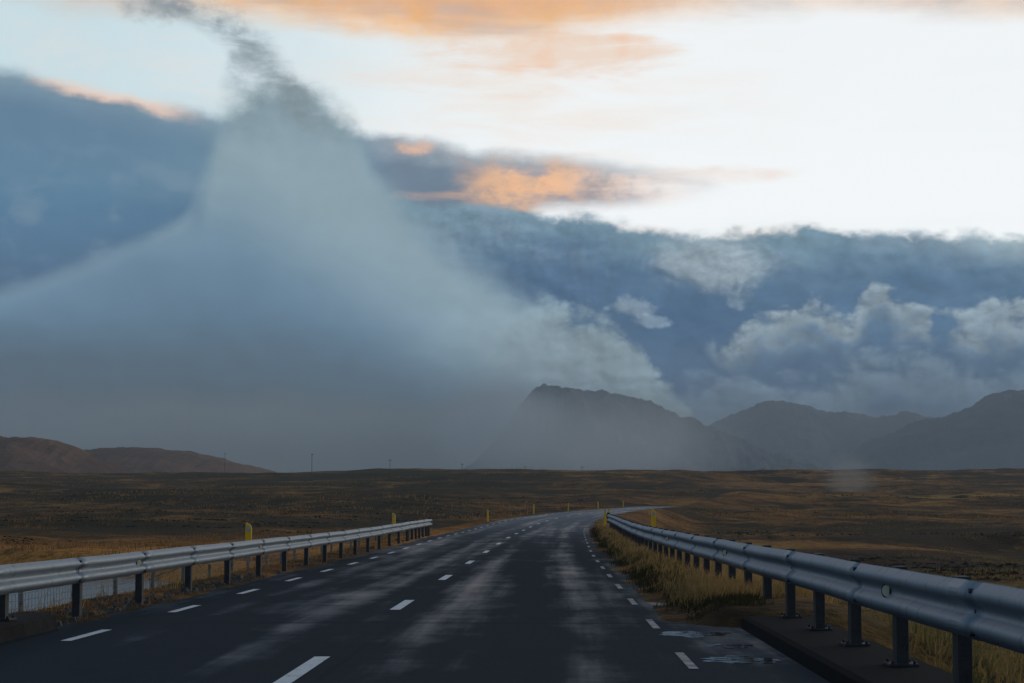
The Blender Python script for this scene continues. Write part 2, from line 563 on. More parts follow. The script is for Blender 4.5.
def _sm(y, v, w):
    a = np.interp(_yy, y, v)
    k = np.hanning(w + 2)[1:-1]; k /= k.sum()
    p = np.pad(a, w // 2, mode='edge')
    p[:w // 2] = a[0] + (a[1] - a[0]) * np.arange(-(w // 2), 0)
    return np.convolve(p, k, 'valid')[:len(_yy)]


_CX, _CZ = _sm(_cy, _cx, 15), _sm(_zy, _zz, 15)
def cx(y): return np.interp(y, _yy, _CX)
def cz(y): return np.interp(y, _yy, _CZ)
def ctan(y):
    d = (cx(np.asarray(y) + 1.0) - cx(np.asarray(y) - 1.0)) / 2.0
    n = np.sqrt(1 + d * d)
    return d / n, 1.0 / n                # tangent (x, y)
def at(y, d, z=0.0):                     # point at station y, d metres right of the centre line
    tx, ty = ctan(y)
    return (float(cx(y) + d * ty), float(y - d * tx), float(cz(y) + z))


EDGE_L, EDGE_R = -3.75, 3.95             # edge of the asphalt
RAIL_L, RAIL_R = -3.80, 4.98
BR0, BR1L, BR1R = -14.0, 23.6, 29.0      # bridge
WATER = -2.0

_rv = np.array([(60, -40), (30, -22), (8, -4), (-2, 12), (-8, 30), (-13.5, 56), (-17, 80), (-27, 100), (-60, 118), (-140, 135), (-400, 150)], float)


def river_dist(x, y):
    best = np.full(np.shape(x), 1e9)
    for a, b in zip(_rv[:-1], _rv[1:]):
        d = b - a
        t = np.clip(((x - a[0]) * d[0] + (y - a[1]) * d[1]) / (d @ d), 0, 1)
        best = np.minimum(best, np.hypot(x - a[0] - t * d[0], y - a[1] - t * d[1]))
    return best


_py = np.array([-500, 0, 60, 110, 180, 300, 430, 600, 660, 800, 1000, 1600, 3000, 12000])
_pl = np.array([-2, -1.3, -1.2, -.9, .5, 2.9, 6.6, 13.0, 13.2, 9, 4, 6, 2, 0])
_pr = np.array([-2, -1.7, -1.7, -1.6, -.7, 1.9, 5.0, 10.0, 12.5, 17.0, 12, 2, 0, 0])


def terrain(x, y, fine=True):
    side = smooth(-60, 60, x - cx(y))
    f = np.interp(y, _py, _pl) * (1 - side) + np.interp(y, _py, _pr) * side
    f = f + 3.2 * smooth(70, 170, x) * smooth(420, 760, y) * smooth(1500, 1000, y)
    amp = smooth(60, 300, y)
    f = f + fbm(x / 95, y / 60, 11, 3) * (0.15 + 1.0 * amp) + fbm(x / 23, y / 17, 23, 3) * (.14 + .34 * amp)
    f = f - .9 * smooth(.05, .5, fbm(x / 70, y / 46, 91, 2)) * amp
    # low eroded scarp across the right-hand moor
    sc = 150 + 26 * fbm(x / 60, y * 0, 31, 3)
    f = f - 1.1 * smooth(22, 40, x) * smooth(sc + 5, sc - 2, y) * smooth(60, 100, y)
    if fine:
        f = f + fbm(x / 4.6, y / 4.6, 41, 3) * .17
    rd = river_dist(x, y) + 1.6 * fbm(x / 9, y / 9, 51, 2)
    f = np.where(rd < 14, (WATER - .7) + (f - WATER + .7) * smooth(6.2, 10.5, rd), f)
    # road embankment
    base_f = f
    d = x - cx(y)
    z = cz(y)
    n = fbm(x / 1.3, y / 1.3, 61, 2) * .035
    bridge = 1 - smooth(20.0, 25.0, y)
    bridge = np.where(y < BR0 - 4, 0.0, bridge)
    right_top = z + .20 * smooth(EDGE_R - .1, EDGE_R + .5, d) + n
    left_top = z + .04 * smooth(EDGE_L, EDGE_L - .5, d) + n
    top = np.where(d > 0, right_top, left_top)
    far = smooth(225, 290, y)
    reach = np.where(d > 0, d - 5.5, -d - 4.7)
    reach = reach * (1 + far * .2)
    w = smooth(0, 5.0, reach) ** .8
    emb = top * (1 - w) + f * w
    emb = emb + far * 1.3 * smooth(4.2, 7.0, d) * smooth(22, 9, d) * smooth(520, 380, y)
    emb = np.where(np.abs(d) < 3.2, z - .25, emb)
    rim = smooth(3.2, 3.7, np.abs(d))
    emb = np.where((np.abs(d) >= 3.2) & (reach <= 0), (z - .25) * (1 - rim) + np.minimum(emb, z + .3) * rim, emb)
    k = smooth(262, 318, y)
    emb = emb * (1 - k) + base_f * k
    br = bridge * smooth(13.0, 9.0, np.abs(d))
    under = np.minimum(f, WATER + .4)
    return emb * (1 - br) + under * br


# ------------------------------------------------------------------ materials
def mat_ground():
    m, g, b = material('moorland')
    p = position(g)
    sx = g.n('ShaderNodeSeparateXYZ'); g.put(sx.inputs[0], p)
    x, y = E(g, sx.outputs[0]), E(g, sx.outputs[1])
    flat = g.vec(x, y, 0.0)
    n0 = g.noise(flat, 0.011, 5, .6)
    n1 = g.noise(flat, 0.040, 7, .64)
    n2 = g.noise(flat, 0.30, 7, .68)
    n3 = g.noise(flat, 2.4, 6, .72)
    mixn = n1 * .5 + n0 * .3 + n2 * .2
    c = g.mix(g.ss(.44, .54, mixn), (.075, .050, .025), (.22, .112, .042))
    c = g.mix(g.ss(.53, .62, n1 * .6 + n2 * .4) * .9, c, (.36, .205, .068))
    c = g.mix(g.ss(.54, .66, n0 * .5 + n2 * .5) * .6, c, (.15, .14, .045))
    heath = g.ss(.55, .44, n1 * .45 + n2 * .35 + n0 * .2)
    c = g.mix(heath * .75, c, (.028, .022, .014))
    # dark crowberry heath covers most of the left hillside
    hill_l = g.ss(125, 185, y + n0 * 60) * g.ss(60, -60, x + n1 * 60 - y * .1) * g.ss(900, 600, y)
    c = g.mix(hill_l * g.ss(.66, .48, n1 * .55 + n2 * .2 + n0 * .25) * .92, c, g.mix(n2, (.020, .020, .012), (.058, .048, .023)))
    # orange dead grass beside the road, paler sedge on the right
    leftband = g.ss(190, 120, y + n1 * 60) * g.ss(60, 90, y) * g.ss(2, -6, x)
    c = g.mix(leftband * g.ss(.32, .50, n2) * .9, c, (.62, .29, .080))
    rightband = g.ss(150, 90, y + n1 * 80) * g.ss(2, 6, x)
    c = g.mix(rightband * g.ss(.34, .58, n2) * .7, c, (.30, .19, .066))
    band2 = g.ss(30, 0, g.m('ABSOLUTE', y - 320 + n0 * 60 - x * .4)) * g.ss(20, 60, x)
    c = g.mix(band2 * g.ss(.42, .55, n2) * .7, c, (.40, .28, .10))
    # dark heather behind the eroded bank on the right
    dark = g.ss(160, 140, y + n1 * 30) * g.ss(85, 100, y + n2 * 12) * g.ss(14, 26, x + n1 * 10)
    c = g.mix(dark * .85, c, g.mix(n2, (.012, .010, .010), (.040, .026, .022)))
    c = g.mix(g.ss(.30, .72, n3), g.scale(c, .72), g.scale(c, 1.35))
    warm = g.n('ShaderNodeVectorMath', operation='MULTIPLY')
    g.put(warm.inputs[0], c)
    warm.inputs[1].default_value = (1.12, .94, .72)
    g.put(b.inputs['Base Color'], warm.outputs[0])
    b.inputs['Roughness'].default_value = .95
    b.inputs['Specular IOR Level'].default_value = .08
    bump(g, b, n3 * .6 + n2, .9, .35)
    return m


def mat_asphalt():
    m, g, b = material('wet_asphalt')
    uvn = g.n('ShaderNodeUVMap', uv_map='uv')
    su = g.n('ShaderNodeSeparateXYZ'); g.put(su.inputs[0], uvn.outputs[0])
    u, v = E(g, su.outputs[0]), E(g, su.outputs[1])
    p = g.vec(u, v, 0.0)
    grain = g.noise(p, 38, 4, .75)
    patch = g.noise(g.vec(u * .9, v * .022, 3.0), 1.0, 7, .60)
    blot = g.noise(g.vec(u * 1.0, v * .26, 8.0), 1.0, 6, .62)
    cross = g.noise(g.vec(u * .5, v * 2.2, 1.0), 1.0, 6, .62)
    seam = g.noise(g.vec(u * 6.0, v * .35, 2.0), 1.0, 4, .6)
    # wheel tracks, polished and holding water
    def track(c, w): return g.ss(w, 0.0, g.m('ABSOLUTE', u - c + patch * .5 - .25))
    tr = track(-2.5, .55) + track(-.85, .5) + track(.75, .5) + track(2.55, .55)
    wet = g.ss(.47, .74, patch * .56 + blot * .34 + cross * .10 + tr.sat() * .07 - g.ss(34, 18, v) * .05)
    c = g.mix(wet, (.009, .0095, .010), (.014, .0145, .015))
    c = g.mix(g.ss(.35, .7, grain) * .5, c, (.026, .030, .035))
    c = g.mix(g.ss(.58, .5, g.m('ABSOLUTE', blot - .5) * 6 + .46) * .35, c, (.005, .006, .008))
    joint = g.m('MAXIMUM', g.ss(.10, .06, g.m('ABSOLUTE', v - 25.0 + blot * .08)), g.ss(.05, .02, g.m('ABSOLUTE', u - .28 + blot * .06)) * g.ss(.45, .55, patch))
    c = g.mix(joint * .8, c, (.003, .003, .004))
    wet = wet * (1.0 - joint * .8)
    t = g.t
    t.nodes.remove(b)
    out = [n for n in t.nodes if n.type == 'OUTPUT_MATERIAL'][0]
    df, gl, mx, bp = g.n('ShaderNodeBsdfDiffuse'), g.n('ShaderNodeBsdfGlossy'), g.n('ShaderNodeMixShader'), g.n('ShaderNodeBump')
    g.put(df.inputs['Color'], c)
    g.put(gl.inputs['Color'], g.mix(wet, (.80, .91, 1.0), (.96, .99, 1.0)))
    g.put(gl.inputs['Roughness'], .46 - wet * .18 + (grain - .5) * .08)
    g.put(mx.inputs[0], .045 + wet * .25 + g.ss(50, 200, v) * .16)
    bp.inputs['Strength'].default_value = .35
    bp.inputs['Distance'].default_value = .010
    g.put(bp.inputs['Height'], grain * 1.3 + blot * 1.2 + cross * 1.0 + seam * .5)
    for q in (df, gl): t.links.new(bp.outputs[0], q.inputs['Normal'])
    t.links.new(df.outputs[0], mx.inputs[1])
    t.links.new(gl.outputs[0], mx.inputs[2])
    t.links.new(mx.outputs[0], out.inputs['Surface'])
    return m


def mat_paint(name='road_paint', lo=.53, top=.72):
    m, g, b = material(name)
    p = position(g)
    n = g.noise(p, 3.5, 6, .7)
    n2 = g.noise(p, 40, 3, .6)
    wear = g.ss(lo, lo + .12, n * .7 + n2 * .3)
    g.put(b.inputs['Base Color'], g.mix(wear, g.mix(n2, (top * .72, top * .73, top * .74), (top, top, top)), (.05, .055, .06)))
    b.inputs['Roughness'].default_value = .55
    bump(g, b, n2, .2, .004)
    return m


def mat_steel(name, base, rough, seed):
    m, g, b = material(name)
    p = position(g)
    n = g.noise(p, 1.3 + seed * .1, 6, .65)
    sx = g.n('ShaderNodeSeparateXYZ'); g.put(sx.inputs[0], p)
    runs = g.noise(g.vec(E(g, sx.outputs[0]) * 9, E(g, sx.outputs[1]) * 9, E(g, sx.outputs[2]) * 1.2), 1.0, 4, .6)
    sp = g.noise(p, 55, 3, .6)
    c = g.mix(n, tuple(k * .72 for k in base), tuple(min(k * 1.15, .9) for k in base))
    c = g.mix(g.ss(.52, .70, runs) * .65, c, tuple(k * f for k, f in zip(base, (.50, .42, .36))))
    c = g.mix(g.ss(.6, .72, sp) * .25, c, tuple(min(k * 1.4, .9) for k in base))
    g.put(b.inputs['Base Color'], c)
    b.inputs['Metallic'].default_value = .50
    g.put(b.inputs['Roughness'], rough + (n - .5) * .22)
    bump(g, b, n * 1.0 + sp * .4 + runs * .4, .30, .007)
    return m


def mat_simple(name, base, rough=.7, var=.35, scale=6.0, metal=0.0, spec=.3, bmp=.3):
    m, g, b = material(name)
    p = position(g)
    n = g.noise(p, scale, 6, .65)
    n2 = g.noise(p, scale * 7, 4, .6)
    f = n * .65 + n2 * .35
    c = g.mix(g.ss(.3, .7, f), tuple(k * (1 - var) for k in base), tuple(min(k * (1 + var), .95) for k in base))
    g.put(b.inputs['Base Color'], c)
    g.put(b.inputs['Roughness'], rough + (n - .5) * .15)
    b.inputs['Metallic'].default_value = metal
    b.inputs['Specular IOR Level'].default_value = spec
    bump(g, b, f, bmp, .02)
    return m


def mat_grass(name, a, c, d):
    m, g, b = material(name)
    ge = g.n('ShaderNodeNewGeometry')
    r = E(g, ge.outputs['Random Per Island'])
    n = g.noise(ge.outputs['Position'], .45, 5, .6)
    col = g.mix(r, a, c)
    col = g.mix(g.ss(.46, .60, n + (r - .5) * .12), col, d)
    g.put(b.inputs['Base Color'], col)
    b.inputs['Roughness'].default_value = .8
    b.inputs['Specular IOR Level'].default_value = .12
    tr, mx = g.n('ShaderNodeBsdfTranslucent'), g.n('ShaderNodeMixShader')
    out = [n for n in g.t.nodes if n.type == 'OUTPUT_MATERIAL'][0]
    g.put(tr.inputs['Color'], col)
    mx.inputs[0].default_value = .45
    g.t.links.new(b.outputs[0], mx.inputs[1])
    g.t.links.new(tr.outputs[0], mx.inputs[2])
    g.t.links.new(mx.outputs[0], out.inputs['Surface'])
    return m


def mat_water(name, rough, scale, strength, broken=False):
    m, g, b = material(name)
    p = position(g)
    b.inputs['Base Color'].default_value = (.030, .036, .040, 1)
    b.inputs['Roughness'].default_value = rough
    b.inputs['IOR'].default_value = 1.33
    n = g.noise(p, scale, 4, .6)
    bump(g, b, n, strength, .03)
    if broken:
        h = g.noise(p, 7.0, 5, .65)
        tp, mx = g.n('ShaderNodeBsdfTransparent'), g.n('ShaderNodeMixShader')
        out = [q for q in g.t.nodes if q.type == 'OUTPUT_MATERIAL'][0]
        g.put(mx.inputs[0], g.ss(.43, .49, h))
        g.t.links.new(tp.outputs[0], mx.inputs[1])
        g.t.links.new(b.outputs[0], mx.inputs[2])
        g.t.links.new(mx.outputs[0], out.inputs['Surface'])
    return m


def mat_rock(name, a, c, snow=0.0):
    m, g, b = material(name)
    p = position(g)
    n = g.noise(p, .0012, 8, .62)
    n2 = g.noise(p, .012, 6, .65)
    f = n * .5 + n2 * .5
    col = g.mix(g.ss(.38, .62, f), a, c)
    if snow:
        sx = g.n('ShaderNodeSeparateXYZ'); g.put(sx.inputs[0], p)
        z = E(g, sx.outputs[2])
        col = g.mix(g.ss(.57, .63, f) * g.ss(snow * .6, snow, z) * .8, col, (.62, .64, .68))
    g.put(b.inputs['Base Color'], col)
    b.inputs['Roughness'].default_value = .95
    b.inputs['Specular IOR Level'].default_value = .05
    bump(g, b, f, .8, 25.0)
    return m


M = dict(
    ground=mat_ground(), asphalt=mat_asphalt(), paint=mat_paint(), worn=mat_paint('worn_road_paint', .43, .36),
    steel=mat_steel('galvanised_steel', (.25, .30, .34), .56, 0),
    post=mat_simple('weathered_dark_post', (.035, .034, .034), .7),
    bolt=mat_simple('bolt_steel', (.05, .05, .055), .5, metal=.6),
    concrete=mat_simple('wet_concrete', (.022, .0215, .021), .9, .5, 2.4, spec=.05),
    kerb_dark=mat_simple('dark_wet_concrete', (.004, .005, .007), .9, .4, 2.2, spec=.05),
    yellow=mat_simple('yellow_plastic', (.98, .50, .012), .5, .10, 5),
    cap=mat_simple('grey_reflector', (.42, .43, .42), .35, .2, 9),
    amber=mat_simple('pale_amber_reflector', (.62, .56, .40), .3, .15, 30),
    black=mat_simple('black_rubber', (.012, .012, .013), .6, .2),
    red=mat_simple('red_reflector', (.22, .03, .025), .4, .2),
    wood=mat_simple('grey_timber', (.16, .14, .12), .85, .4, 9),
    darkwood=mat_simple('dark_timber', (.05, .043, .038), .9, .3, 4),
    wire=mat_simple('fence_wire', (.17, .17, .17), .5, metal=.6),
    stone=mat_simple('basalt_gravel', (.07, .066, .062), .8, .5, 12),
    straw=mat_grass('dead_grass', (.52, .33, .13), (.36, .21, .080), (.22, .155, .052)),
    rust=mat_grass('rusty_moor_grass', (.42, .21, .070), (.28, .135, .046), (.15, .10, .038)),
    moor=mat_grass('faded_moor_grass', (.34, .23, .085), (.20, .135, .052), (.13, .12, .042)),
    green=mat_grass('low_turf', (.050, .046, .018), (.085, .062, .026), (.030, .032, .012)),
    heather=mat_grass('dark_heather', (.030, .026, .018), (.055, .042, .024), (.022, .026, .014)),
    river=mat_water('river_water', .16, 1.6, .55),
    puddle=mat_water('puddle_water', .05, 5.0, .10, True),
    hill=mat_rock('brown_hill', (.10, .055, .036), (.24, .125, .075)),
    mountain=mat_rock('bare_mountain', (.070, .080, .095), (.150, .158, .170)),
)


# ------------------------------------------------------------------ ground sheet
def build_ground():
    rows = np.concatenate([np.linspace(-420, -40, 20), np.arange(-30, 12, 1.5), np.geomspace(12, 760, 520), np.geomspace(800, 8300, 50)])
    t = np.linspace(-1, 1, 421)
    f = np.sinh(4.2 * t) / np.sinh(4.2)
    w = 60 + np.abs(rows) * .60
    x = cx(rows)[:, None] + w[:, None] * f[None, :]
    y = np.repeat(rows[:, None], len(t), 1)
    z = terrain(x, y)
    nr, nc = x.shape
    i = np.arange(nr * nc).reshape(nr, nc)
    q = np.stack([i[:-1, :-1], i[:-1, 1:], i[1:, 1:], i[1:, :-1]], -1).reshape(-1, 4)
    o = mesh_np('ground', np.stack([x, y, z], -1).reshape(-1, 3), q, M['ground'], smooth=True)
    tag(o, 'brown and rust autumn moorland rolling up to a low dark crest', 'moorland', kind='structure')


build_ground()


def strip(name, ys, d0, d1, z, mat, parent=None, nd=2, camber=0.0):
    ds = np.linspace(d0, d1, nd)
    tx, ty = ctan(ys)
    X = cx(ys)[:, None] + ds[None] * ty[:, None]
    Y = ys[:, None] - ds[None] * tx[:, None]
    Zv = cz(ys)[:, None] + z - camber * (ds[None] ** 2) * 0.0 + 0 * X
    i = np.arange(X.size).reshape(X.shape)
    q = np.stack([i[:-1, :-1], i[:-1, 1:], i[1:, 1:], i[1:, :-1]], -1).reshape(-1, 4)
    uv = np.stack([np.repeat(ds[None], len(ys), 0), np.repeat(ys[:, None], nd, 1)], -1).reshape(-1, 2)
    return mesh_np(name, np.stack([X, Y, Zv], -1).reshape(-1, 3), q, mat, parent, True, uv)


ys = np.concatenate([np.arange(-120, 300, 2.0), np.arange(300, 325, 6.0)])
road = strip('road', ys, EDGE_L, EDGE_R, 0.0, M['asphalt'], None, 9)
tag(road, 'wet dark two lane asphalt road bending right into the moor', 'road', kind='structure')

strip('shoulder', np.arange(BR0, 28.7, 1.4), EDGE_R, 4.452, 0.0, M['asphalt'], road, 4)
C0 = 17.8
for k in range(-2, 23):                   # centre line: 3 m dash, 12 m period
    y0 = C0 - 1.6 + 12 * k
    strip('centre_dash', np.linspace(y0, y0 + 3.0, 4), -.075, .075, .005, M['paint'], road)
for k in range(-2, 38):                   # edge lines: 2 m dash, 6 m period
    y0 = 22.45 - 1.0 + 6 * k
    strip('edge_dash', np.linspace(y0, y0 + 2.0, 3), -3.07, -2.95, .005, M['paint'], road)
    y0 = 18.8 - 1.0 + 6 * k
    strip('edge_dash', np.linspace(y0, y0 + 2.0, 3), 3.40, 3.485, .005, M['worn'], road)


def puddle(yc, dc, ry, rd, seed):
    n = 40
    a = np.linspace(0, 2 * np.pi, n, endpoint=False)
    r = 1 + .45 * fbm(np.cos(a) * 1.8 + 9, np.sin(a) * 1.8 + seed, seed, 3)
    d, y = dc + rd * r * np.cos(a), yc + ry * r * np.sin(a)
    v = [at(float(yy), float(dd), .004) for yy, dd in zip(y, d)]
    v.append(at(yc, dc, .004))
    f = [(i, (i + 1) % n, n) for i in range(n)]
    return mesh_np('puddle', v, np.array(f), M['puddle'], None, True)


tag(puddle(18.9, 3.98, .42, .40, 3), 'shallow rain puddle beside the right edge line near the kerb', 'puddle', kind='structure')
tag(puddle(22.8, 3.80, .45, .34, 8), 'thin streak of standing water behind the larger puddle', 'puddle', kind='structure')
tag(puddle(20.8, 4.05, .30, .28, 12), 'smallest puddle between the two others by the right kerb', 'puddle', kind='structure')


# ------------------------------------------------------------------ river
def build_river():
    n = 90
    s = np.linspace(0, 1, n)
    seg = np.concatenate([[0], np.cumsum(np.hypot(*np.diff(_rv, axis=0).T))]); seg /= seg[-1]
    px, py = np.interp(s, seg, _rv[:, 0]), np.interp(s, seg, _rv[:, 1])
    tx, ty = np.gradient(px), np.gradient(py)
    l = np.hypot(tx, ty)
    nx, ny = ty / l, -tx / l
    v = []
    for o in (-11, 0, 11):
        v.append(np.stack([px + nx * o, py + ny * o, np.full(n, WATER)], -1))
    v = np.concatenate(v)
    f = []
    for b in (0, 1):
        for k in range(n - 1):
            f.append((b * n + k, (b + 1) * n + k, (b + 1) * n + k + 1, b * n + k + 1))
    o = mesh_np('river', v, np.array(f), M['river'], None, True)
    tag(o, 'pale grey river reflecting cloud behind the left guardrail', 'river', kind='structure')


build_river()


# ------------------------------------------------------------------ bridge
def sweep(name, ys, prof, mat, parent, closed=True):
    """prof: list of (d, z) closed outline swept along the road"""
    k = len(prof)
    v = []
    for y in ys:
        for d, z in prof: v.append(at(float(y), d, z))
    f = []
    for r in range(len(ys) - 1):
        for i in range(k if closed else k - 1):
            j = (i + 1) % k
            f.append((r * k + i, r * k + j, (r + 1) * k + j, (r + 1) * k + i))
    m = bpy.data.meshes.new(name)
    if closed:
        f.append(tuple(range(k - 1, -1, -1)))
        f.append(tuple((len(ys) - 1) * k + i for i in range(k)))
    m.from_pydata(v, [], f)
    m.materials.append(mat)
    o = bpy.data.objects.new(name, m)
    COL.objects.link(o)
    if parent: o.parent = parent
    return o


bridge = empty('bridge')
tag(bridge, 'short concrete road bridge with raised kerbs carrying the near road', 'bridge')
sweep('deck', np.linspace(BR0, 24.5, 12), [(-4.15, -.03), (-4.15, -.55), (-3.2, -.75), (4.3, -.75), (5.34, -.55), (5.34, -.03)], M['concrete'], bridge)
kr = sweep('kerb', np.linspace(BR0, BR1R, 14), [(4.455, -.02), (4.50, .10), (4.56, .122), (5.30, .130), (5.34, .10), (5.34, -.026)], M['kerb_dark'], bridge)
kr['label'] = 'dark wet right kerb under the guardrail posts'
kl = sweep('kerb', np.linspace(BR0, BR1L, 14), [(-3.62, -.02), (-3.66, .15), (-3.71, .18), (-4.11, .19), (-4.15, .16), (-4.15, -.026)], M['concrete'], bridge)
for yb in (-11.0, 22.6):
    MB().box((float(cx(yb)) + .45, yb, -1.95), (8.6, 1.0, 2.4)).build('abutment', M['concrete'], bridge)


# ------------------------------------------------------------------ guardrails
HALF = [(-.5, .010), (-.485, .022), (-.42, .045), (-.36, .074), (-.29, .083), (-.215, .080), (-.16, .062), (-.09, .022), (-.045, .008), (0, .005)]
PROFILE = HALF + [(-z, d) for z, d in HALF[-2::-1]]


def rail_beam(name, y0, y1, off, side, ztop, hgt, parent, flare=None, joint0=0.0, joint=4.0):
    """W profile beam; side=+1 when the road lies at smaller d (right-hand rail)"""
    jj = joint0 + joint * np.arange(math.ceil((y0 - joint0) / joint), math.floor((y1 - joint0) / joint) + 1)
    ysr = np.unique(np.round(np.concatenate([np.arange(y0, y1 + .01, .5), jj - .002, jj + .002, jj + .32, jj + .325]), 3))
    v, f = [], []
    k = len(PROFILE)
    for y in ysr:
        extra = flare(y) if flare else (0.0, 0.0)
        ph = (y - joint0) % joint
        lap = .011 if ph < .322 else 0.0
        wob = .0015 * math.sin(y * 1.7 + off) + .003 * math.sin(y * .63)
        for shell in (0, .006):
            for z, d in PROFILE:
                dd = off + extra[0] - side * (d + lap - shell) + wob * .5
                v.append(at(float(y), dd, ztop - hgt / 2 + z * hgt + extra[1] + wob))
    n = 2 * k
    for r in range(len(ysr) - 1):
        for i in range(k - 1):
            a, b = r * n + i, (r + 1) * n + i
            f.append((a, a + 1, b + 1, b))
            f.append((a + k + 1, a + k, b + k, b + k + 1))
        for i in (0, k - 1):
            f.append((r * n + i, (r + 1) * n + i, (r + 1) * n + i + k, r * n + i + k))
    for r in (0, len(ysr) - 1):
        for i in range(k - 1):
            f.append((r * n + i, r * n + i + 1, r * n + i + k + 1, r * n + i + k))
    m = bpy.data.meshes.new(name)
    m.from_pydata(v, [], f)
    m.polygons.foreach_set('use_smooth', [True] * len(f))
    m.materials.append(M['steel'])
    o = bpy.data.objects.new(name, m)
    COL.objects.link(o)
    o.parent = parent
    return o


def frame_at(y, d, z, parent, obj):
    obj.parent = parent
    obj.location = at(y, d, z)
    tx, ty = ctan(y)
    obj.rotation_euler.z = -math.atan2(float(tx), float(ty))


def guard_rail(y0, y1, off, side, posts, ztop, hgt, base, label, cat, reflectors, joint0, joint, flare=None, post_w=.15):
    root = empty('guardrail')
    tag(root, label, cat, 'guardrails along the road')
    rail_beam('rail_beam', y0, y1, off, side, ztop, hgt, root, flare, joint0, joint)
    proto = {}
    for y in posts:
        ex = flare(y) if flare else (0, 0)
        bz = base(y)
        top = ztop + (.012 if side > 0 else -.03) + ex[1]
        key = round(top - bz, 2)
        if key not in proto:
            b = MB()
            L = key
            b.box((side * .075, 0, L / 2), (.10, post_w, L))
            b.box((side * .012, 0, L - .035 - hgt / 2), (.022, post_w * .8, hgt * .55))
            proto[key] = b
            o = b.build('post', M['post'], root, .008)
            b.mesh = o.data
        else:
            o = bpy.data.objects.new('post', proto[key].mesh)
            COL.objects.link(o)
            bv = o.modifiers.new('bevel', 'BEVEL'); bv.width = .008; bv.segments = 2; bv.limit_method = 'ANGLE'
        frame_at(y, off + ex[0], bz, root, o)
        o.rotation_euler.x += random.uniform(-.02, .02)
        if y < (BR1R if side > 0 else BR1L):      # base plates on the bridge kerb
            p = MB().box((side * .075, 0, .011), (.24, .30, .02))
            for sx_ in (-.09, .09):
                for sy_ in (-.12, .12):
                    p.tube((side * .075 + sx_, sy_, .02), (side * .075 + sx_, sy_, .05), .014, seg=6)
            frame_at(y, off + ex[0], bz, root, p.build('base_plate', M['post'], root))
    # splice bolts at the nearer joints
    y, shared = joint0, None
    while y < min(y1, joint0 + 8.5 * joint):
        ex = flare(y) if flare else (0, 0)
        for yy, zz in ((-.10, .36), (-.10, -.36), (.06, 0.0)):
            if shared is None:
                o = MB().tube((-side * -.02, 0, 0), (-side * .014, 0, 0), .017, seg=8).build('splice_bolt', M['bolt'], root)
                shared = o.data
            else:
                o = bpy.data.objects.new('splice_bolt', shared)
                COL.objects.link(o)
            frame_at(y + yy, off + ex[0] - side * (.080 if zz else .008), ztop - hgt / 2 + zz * hgt + ex[1], root, o)
        y += joint
    for i, y in enumerate(reflectors):
        ex = flare(y) if flare else (0, 0)
        b = MB().tube((-side * .012, 0, 0), (-side * .052, 0, 0), .060, .060, 20)
        o = b.build('reflector', M['black'], root)
        ln = MB().tube((-side * .048, -.010, 0), (-side * .058, -.012, 0), .050, .046, 20).build('lens', M['amber'], o)
        frame_at(y, off + ex[0], ztop - hgt / 2 + ex[1], root, o)
        o.rotation_euler.z += side * .55
    return root


def fl_left(y):      # the far end bends away from the road and down a touch
    t = max(0.0, (y - 92) / 6.0)
    return (-.35 * t * t, -.03 * t * t)


def fl_right(y):     # draws in a little towards the road along its length
    return (-.27 * min(1.0, max(0.0, (y - 20) / 84.0)), .04 * min(1.0, max(0.0, (y - 40) / 64.0)))


lp = [y for y in np.arange(-5.9, 24, 2.0)] + [25.6] + [y for y in np.arange(29.5, 82, 4.0)] + [y for y in np.arange(82.0, 98.4, 2.0)]
lp = [float(y) for y in lp]
grl = guard_rail(-10, 98.0, RAIL_L, -1, lp, .80, .325, lambda y: .188 if y < BR1L else -.25,
                 'long pale grey steel guardrail in front of the river, left of the road', 'guardrail',
                 [28.9, 41, 77], 21.2, 4.0, fl_left)
rp = [float(y) for y in np.arange(-5.45, 104, 2.45)]
grr = guard_rail(-8, 104.0, RAIL_R, 1, rp, .93, .385, lambda y: .128 if y < BR1R else -.1,
                 'blue grey steel guardrail on a dark kerb and grass, right of the road', 'guardrail',
                 [16.6, 31.3, 46.0], 13.2, 4.9, fl_right, .205)


def end_piece(root, y, off, side, ztop, hgt, ex):
    b = MB()
    b.box((0, .03, 0), (.14, .05, hgt * 1.5))
    b.tube((-side * .03, 0, hgt * .3), (-side * .03, .09, hgt * .3), .09, .09, 14)
    o = b.build('end_cap', M['black'], root, .006)
    frame_at(y, off + ex[0], ztop - hgt / 2 + ex[1], root, o)
    return o


e = end_piece(grl, 98.0, RAIL_L, -1, .80, .325, fl_left(98.0))
MB().box((0, 0, .07), (.13, .01, .07)).build('reflector_band', M['cap'], e)
MB().box((0, 0, -.10), (.13, .01, .07)).build('reflector_band', M['cap'], e)
e = end_piece(grr, 104.0, RAIL_R, 1, .93, .365, fl_right(104.0))
MB().box((0, 0, .10), (.13, .01, .08)).build('reflector_band', M['red'], e)
MB().box((0, 0, -.10), (.13, .01, .08)).build('reflector_band', M['red'], e)


